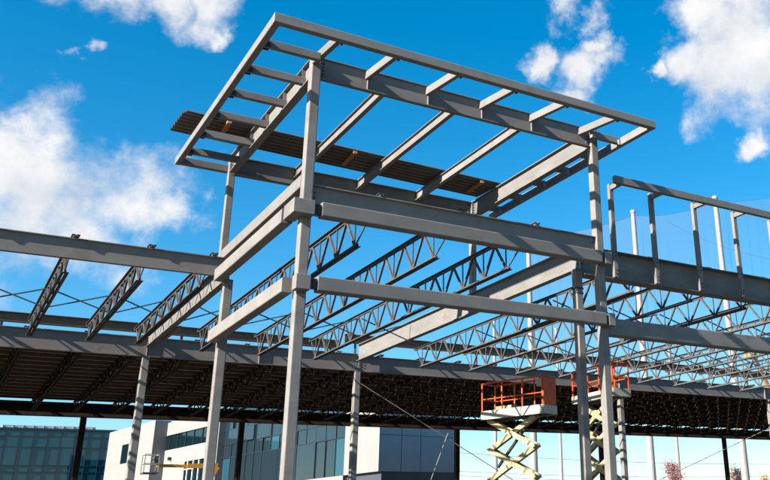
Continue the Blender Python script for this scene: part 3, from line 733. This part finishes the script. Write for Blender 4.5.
for u in (138,):
    b_ = MB(); b_.box(wt(u) - .02, wt(u) + .02, pw + .001, pw + .008, 0, HW); place('panel_joint', b_.mesh('panel_joint'), 'grey', wb)
b_ = MB(); b_.box(tpar(172) - .12, tpar(172) + .12, .002, .3, zpar(172, 460), zpar(172, 457)); place('wall_lamp', b_.mesh('wall_lamp'), 'bolt', wb)

# ------------------------------------------------------------------ yellow boom lift in front of the white building
YB = 44.0
p0 = at(157, 465.5, 'y', YB); p1 = at(187, 466, 'y', YB)
bl_ = thing('boom_lift', 'small yellow boom lift working beside the white building wall', 'boom lift', (p1.x + 1.2, YB, 0))
def lp(v_): return Vector(v_) - Vector((p1.x + 1.2, YB, 0))
b_ = MB(); b_.bar(lp(p0), lp(p1), .15, .18); b_.bar(lp(p1), lp((p1.x + 1.9, YB, p1.z + .05)), .26, .28); place('boom', b_.mesh('boom'), 'yellow', bl_)
b_ = MB(); b_.bar(lp((p1.x + 1.8, YB, p1.z)), (-.9, 0, 3.2), .4, .45); b_.bar((-.9, 0, 3.2), (.6, 0, 1.5), .42, .48); place('riser', b_.mesh('riser'), 'yellow', bl_)
b_ = MB(); b_.box(-1.2, 1.2, -.95, .95, .55, 1.15); b_.box(-.2, 1.3, -.8, .8, 1.151, 1.9); place('chassis', b_.mesh('chassis'), 'yellow', bl_)
for sx in (-.95, .95):
    for sy in (-1.0, 1.0):
        b_ = MB(); b_.tube([(sx, sy - .16, .45), (sx, sy + .16, .45)], .45, 16); place('wheel', b_.mesh('wheel'), 'rubber', bl_)
bp = at(150, 473, 'y', YB); bz = lp(bp)
bk = MB(); bk.box(bz.x - .5, bz.x + .4, -.45, .45, bz.z - .05, bz.z + .03); bkt = place('basket', bk.mesh('basket'), 'rubber', bl_)
for zz in (.55, 1.1):
    for a, b2 in (((-.47, -.42), (.37, -.42)), ((-.47, .42), (.37, .42)), ((-.47, -.42), (-.47, .42)), ((.37, -.42), (.37, .42))):
        b_ = MB(); b_.bar((bz.x + a[0], a[1], bz.z + zz), (bz.x + b2[0], b2[1], bz.z + zz), .045, .045); place('rail', b_.mesh('rail'), 'cable', bkt)
for a in ((-.47, -.42), (.37, -.42), (-.47, .42), (.37, .42)):
    b_ = MB(); b_.bar((bz.x + a[0], a[1], bz.z + .03), (bz.x + a[0], a[1], bz.z + 1.1), .045, .045); place('rail_post', b_.mesh('rail_post'), 'cable', bkt)
b_ = MB(); b_.box(bz.x + .1, bz.x + .35, -.3, .3, bz.z + .6, bz.z + 1.0); place('control_box', b_.mesh('control_box'), 'rubber', bkt)

# yellow boom lift glimpsed through the wing joists
t0 = at(753, 353, 'y', 40.0); k1 = at(775, 402, 'y', 40.0)
b2_ = thing('boom_lift', 'yellow boom lift arm glimpsed through the wing joists', 'boom lift', (k1.x + 4.0, 40.0, 0))
O2 = Vector((k1.x + 4.0, 40.0, 0))
b_ = MB(); b_.bar(t0 - O2, (t0.lerp(k1, .5)) - O2, .22, .26); b_.bar(t0.lerp(k1, .42) - O2, k1 - O2, .3, .36); place('boom', b_.mesh('boom'), 'yellow', b2_)
b_ = MB(); b_.bar(k1 - O2, (-1.0, 0, 5.0), .36, .42); b_.bar((-1.0, 0, 5.0), (.4, 0, 1.6), .42, .48); place('riser', b_.mesh('riser'), 'yellow', b2_)
b_ = MB(); b_.box(-1.3, 1.3, -1, 1, .55, 1.15); b_.box(-.3, 1.4, -.8, .8, 1.151, 1.95); place('chassis', b_.mesh('chassis'), 'yellow', b2_)
for sx in (-1.0, 1.0):
    for sy in (-1.05, 1.05):
        b_ = MB(); b_.tube([(sx, sy - .16, .45), (sx, sy + .16, .45)], .45, 16); place('wheel', b_.mesh('wheel'), 'rubber', b2_)
bz = t0 - O2 + Vector((-.3, 0, -.55))
b_ = MB(); b_.box(bz.x - .55, bz.x + .55, -.4, .4, bz.z, bz.z + .4); bkt = place('basket', b_.mesh('basket'), 'yellow', b2_)
for sy in (-.38, .38):
    b_ = MB(); b_.bar((bz.x - .53, sy, bz.z + 1.1), (bz.x + .53, sy, bz.z + 1.1), .05, .05); place('rail', b_.mesh('rail'), 'yellow', bkt)
    for sx in (-.53, .53):
        b_ = MB(); b_.bar((bz.x + sx, sy, bz.z + .4), (bz.x + sx, sy, bz.z + 1.1), .05, .05); place('rail_post', b_.mesh('rail_post'), 'yellow', bkt)

tp, tq = at(164, 339, 'x', .22), at(180, 327, 'x', .22)
b_ = MB(); b_.bar((0, 0, 0), tq - tp, .09, .09)
o = tag(place('timber_block', b_.mesh('timber_block'), 'wood', None, tp), 'brown timber stick lodged against the tower side girder', 'timber')
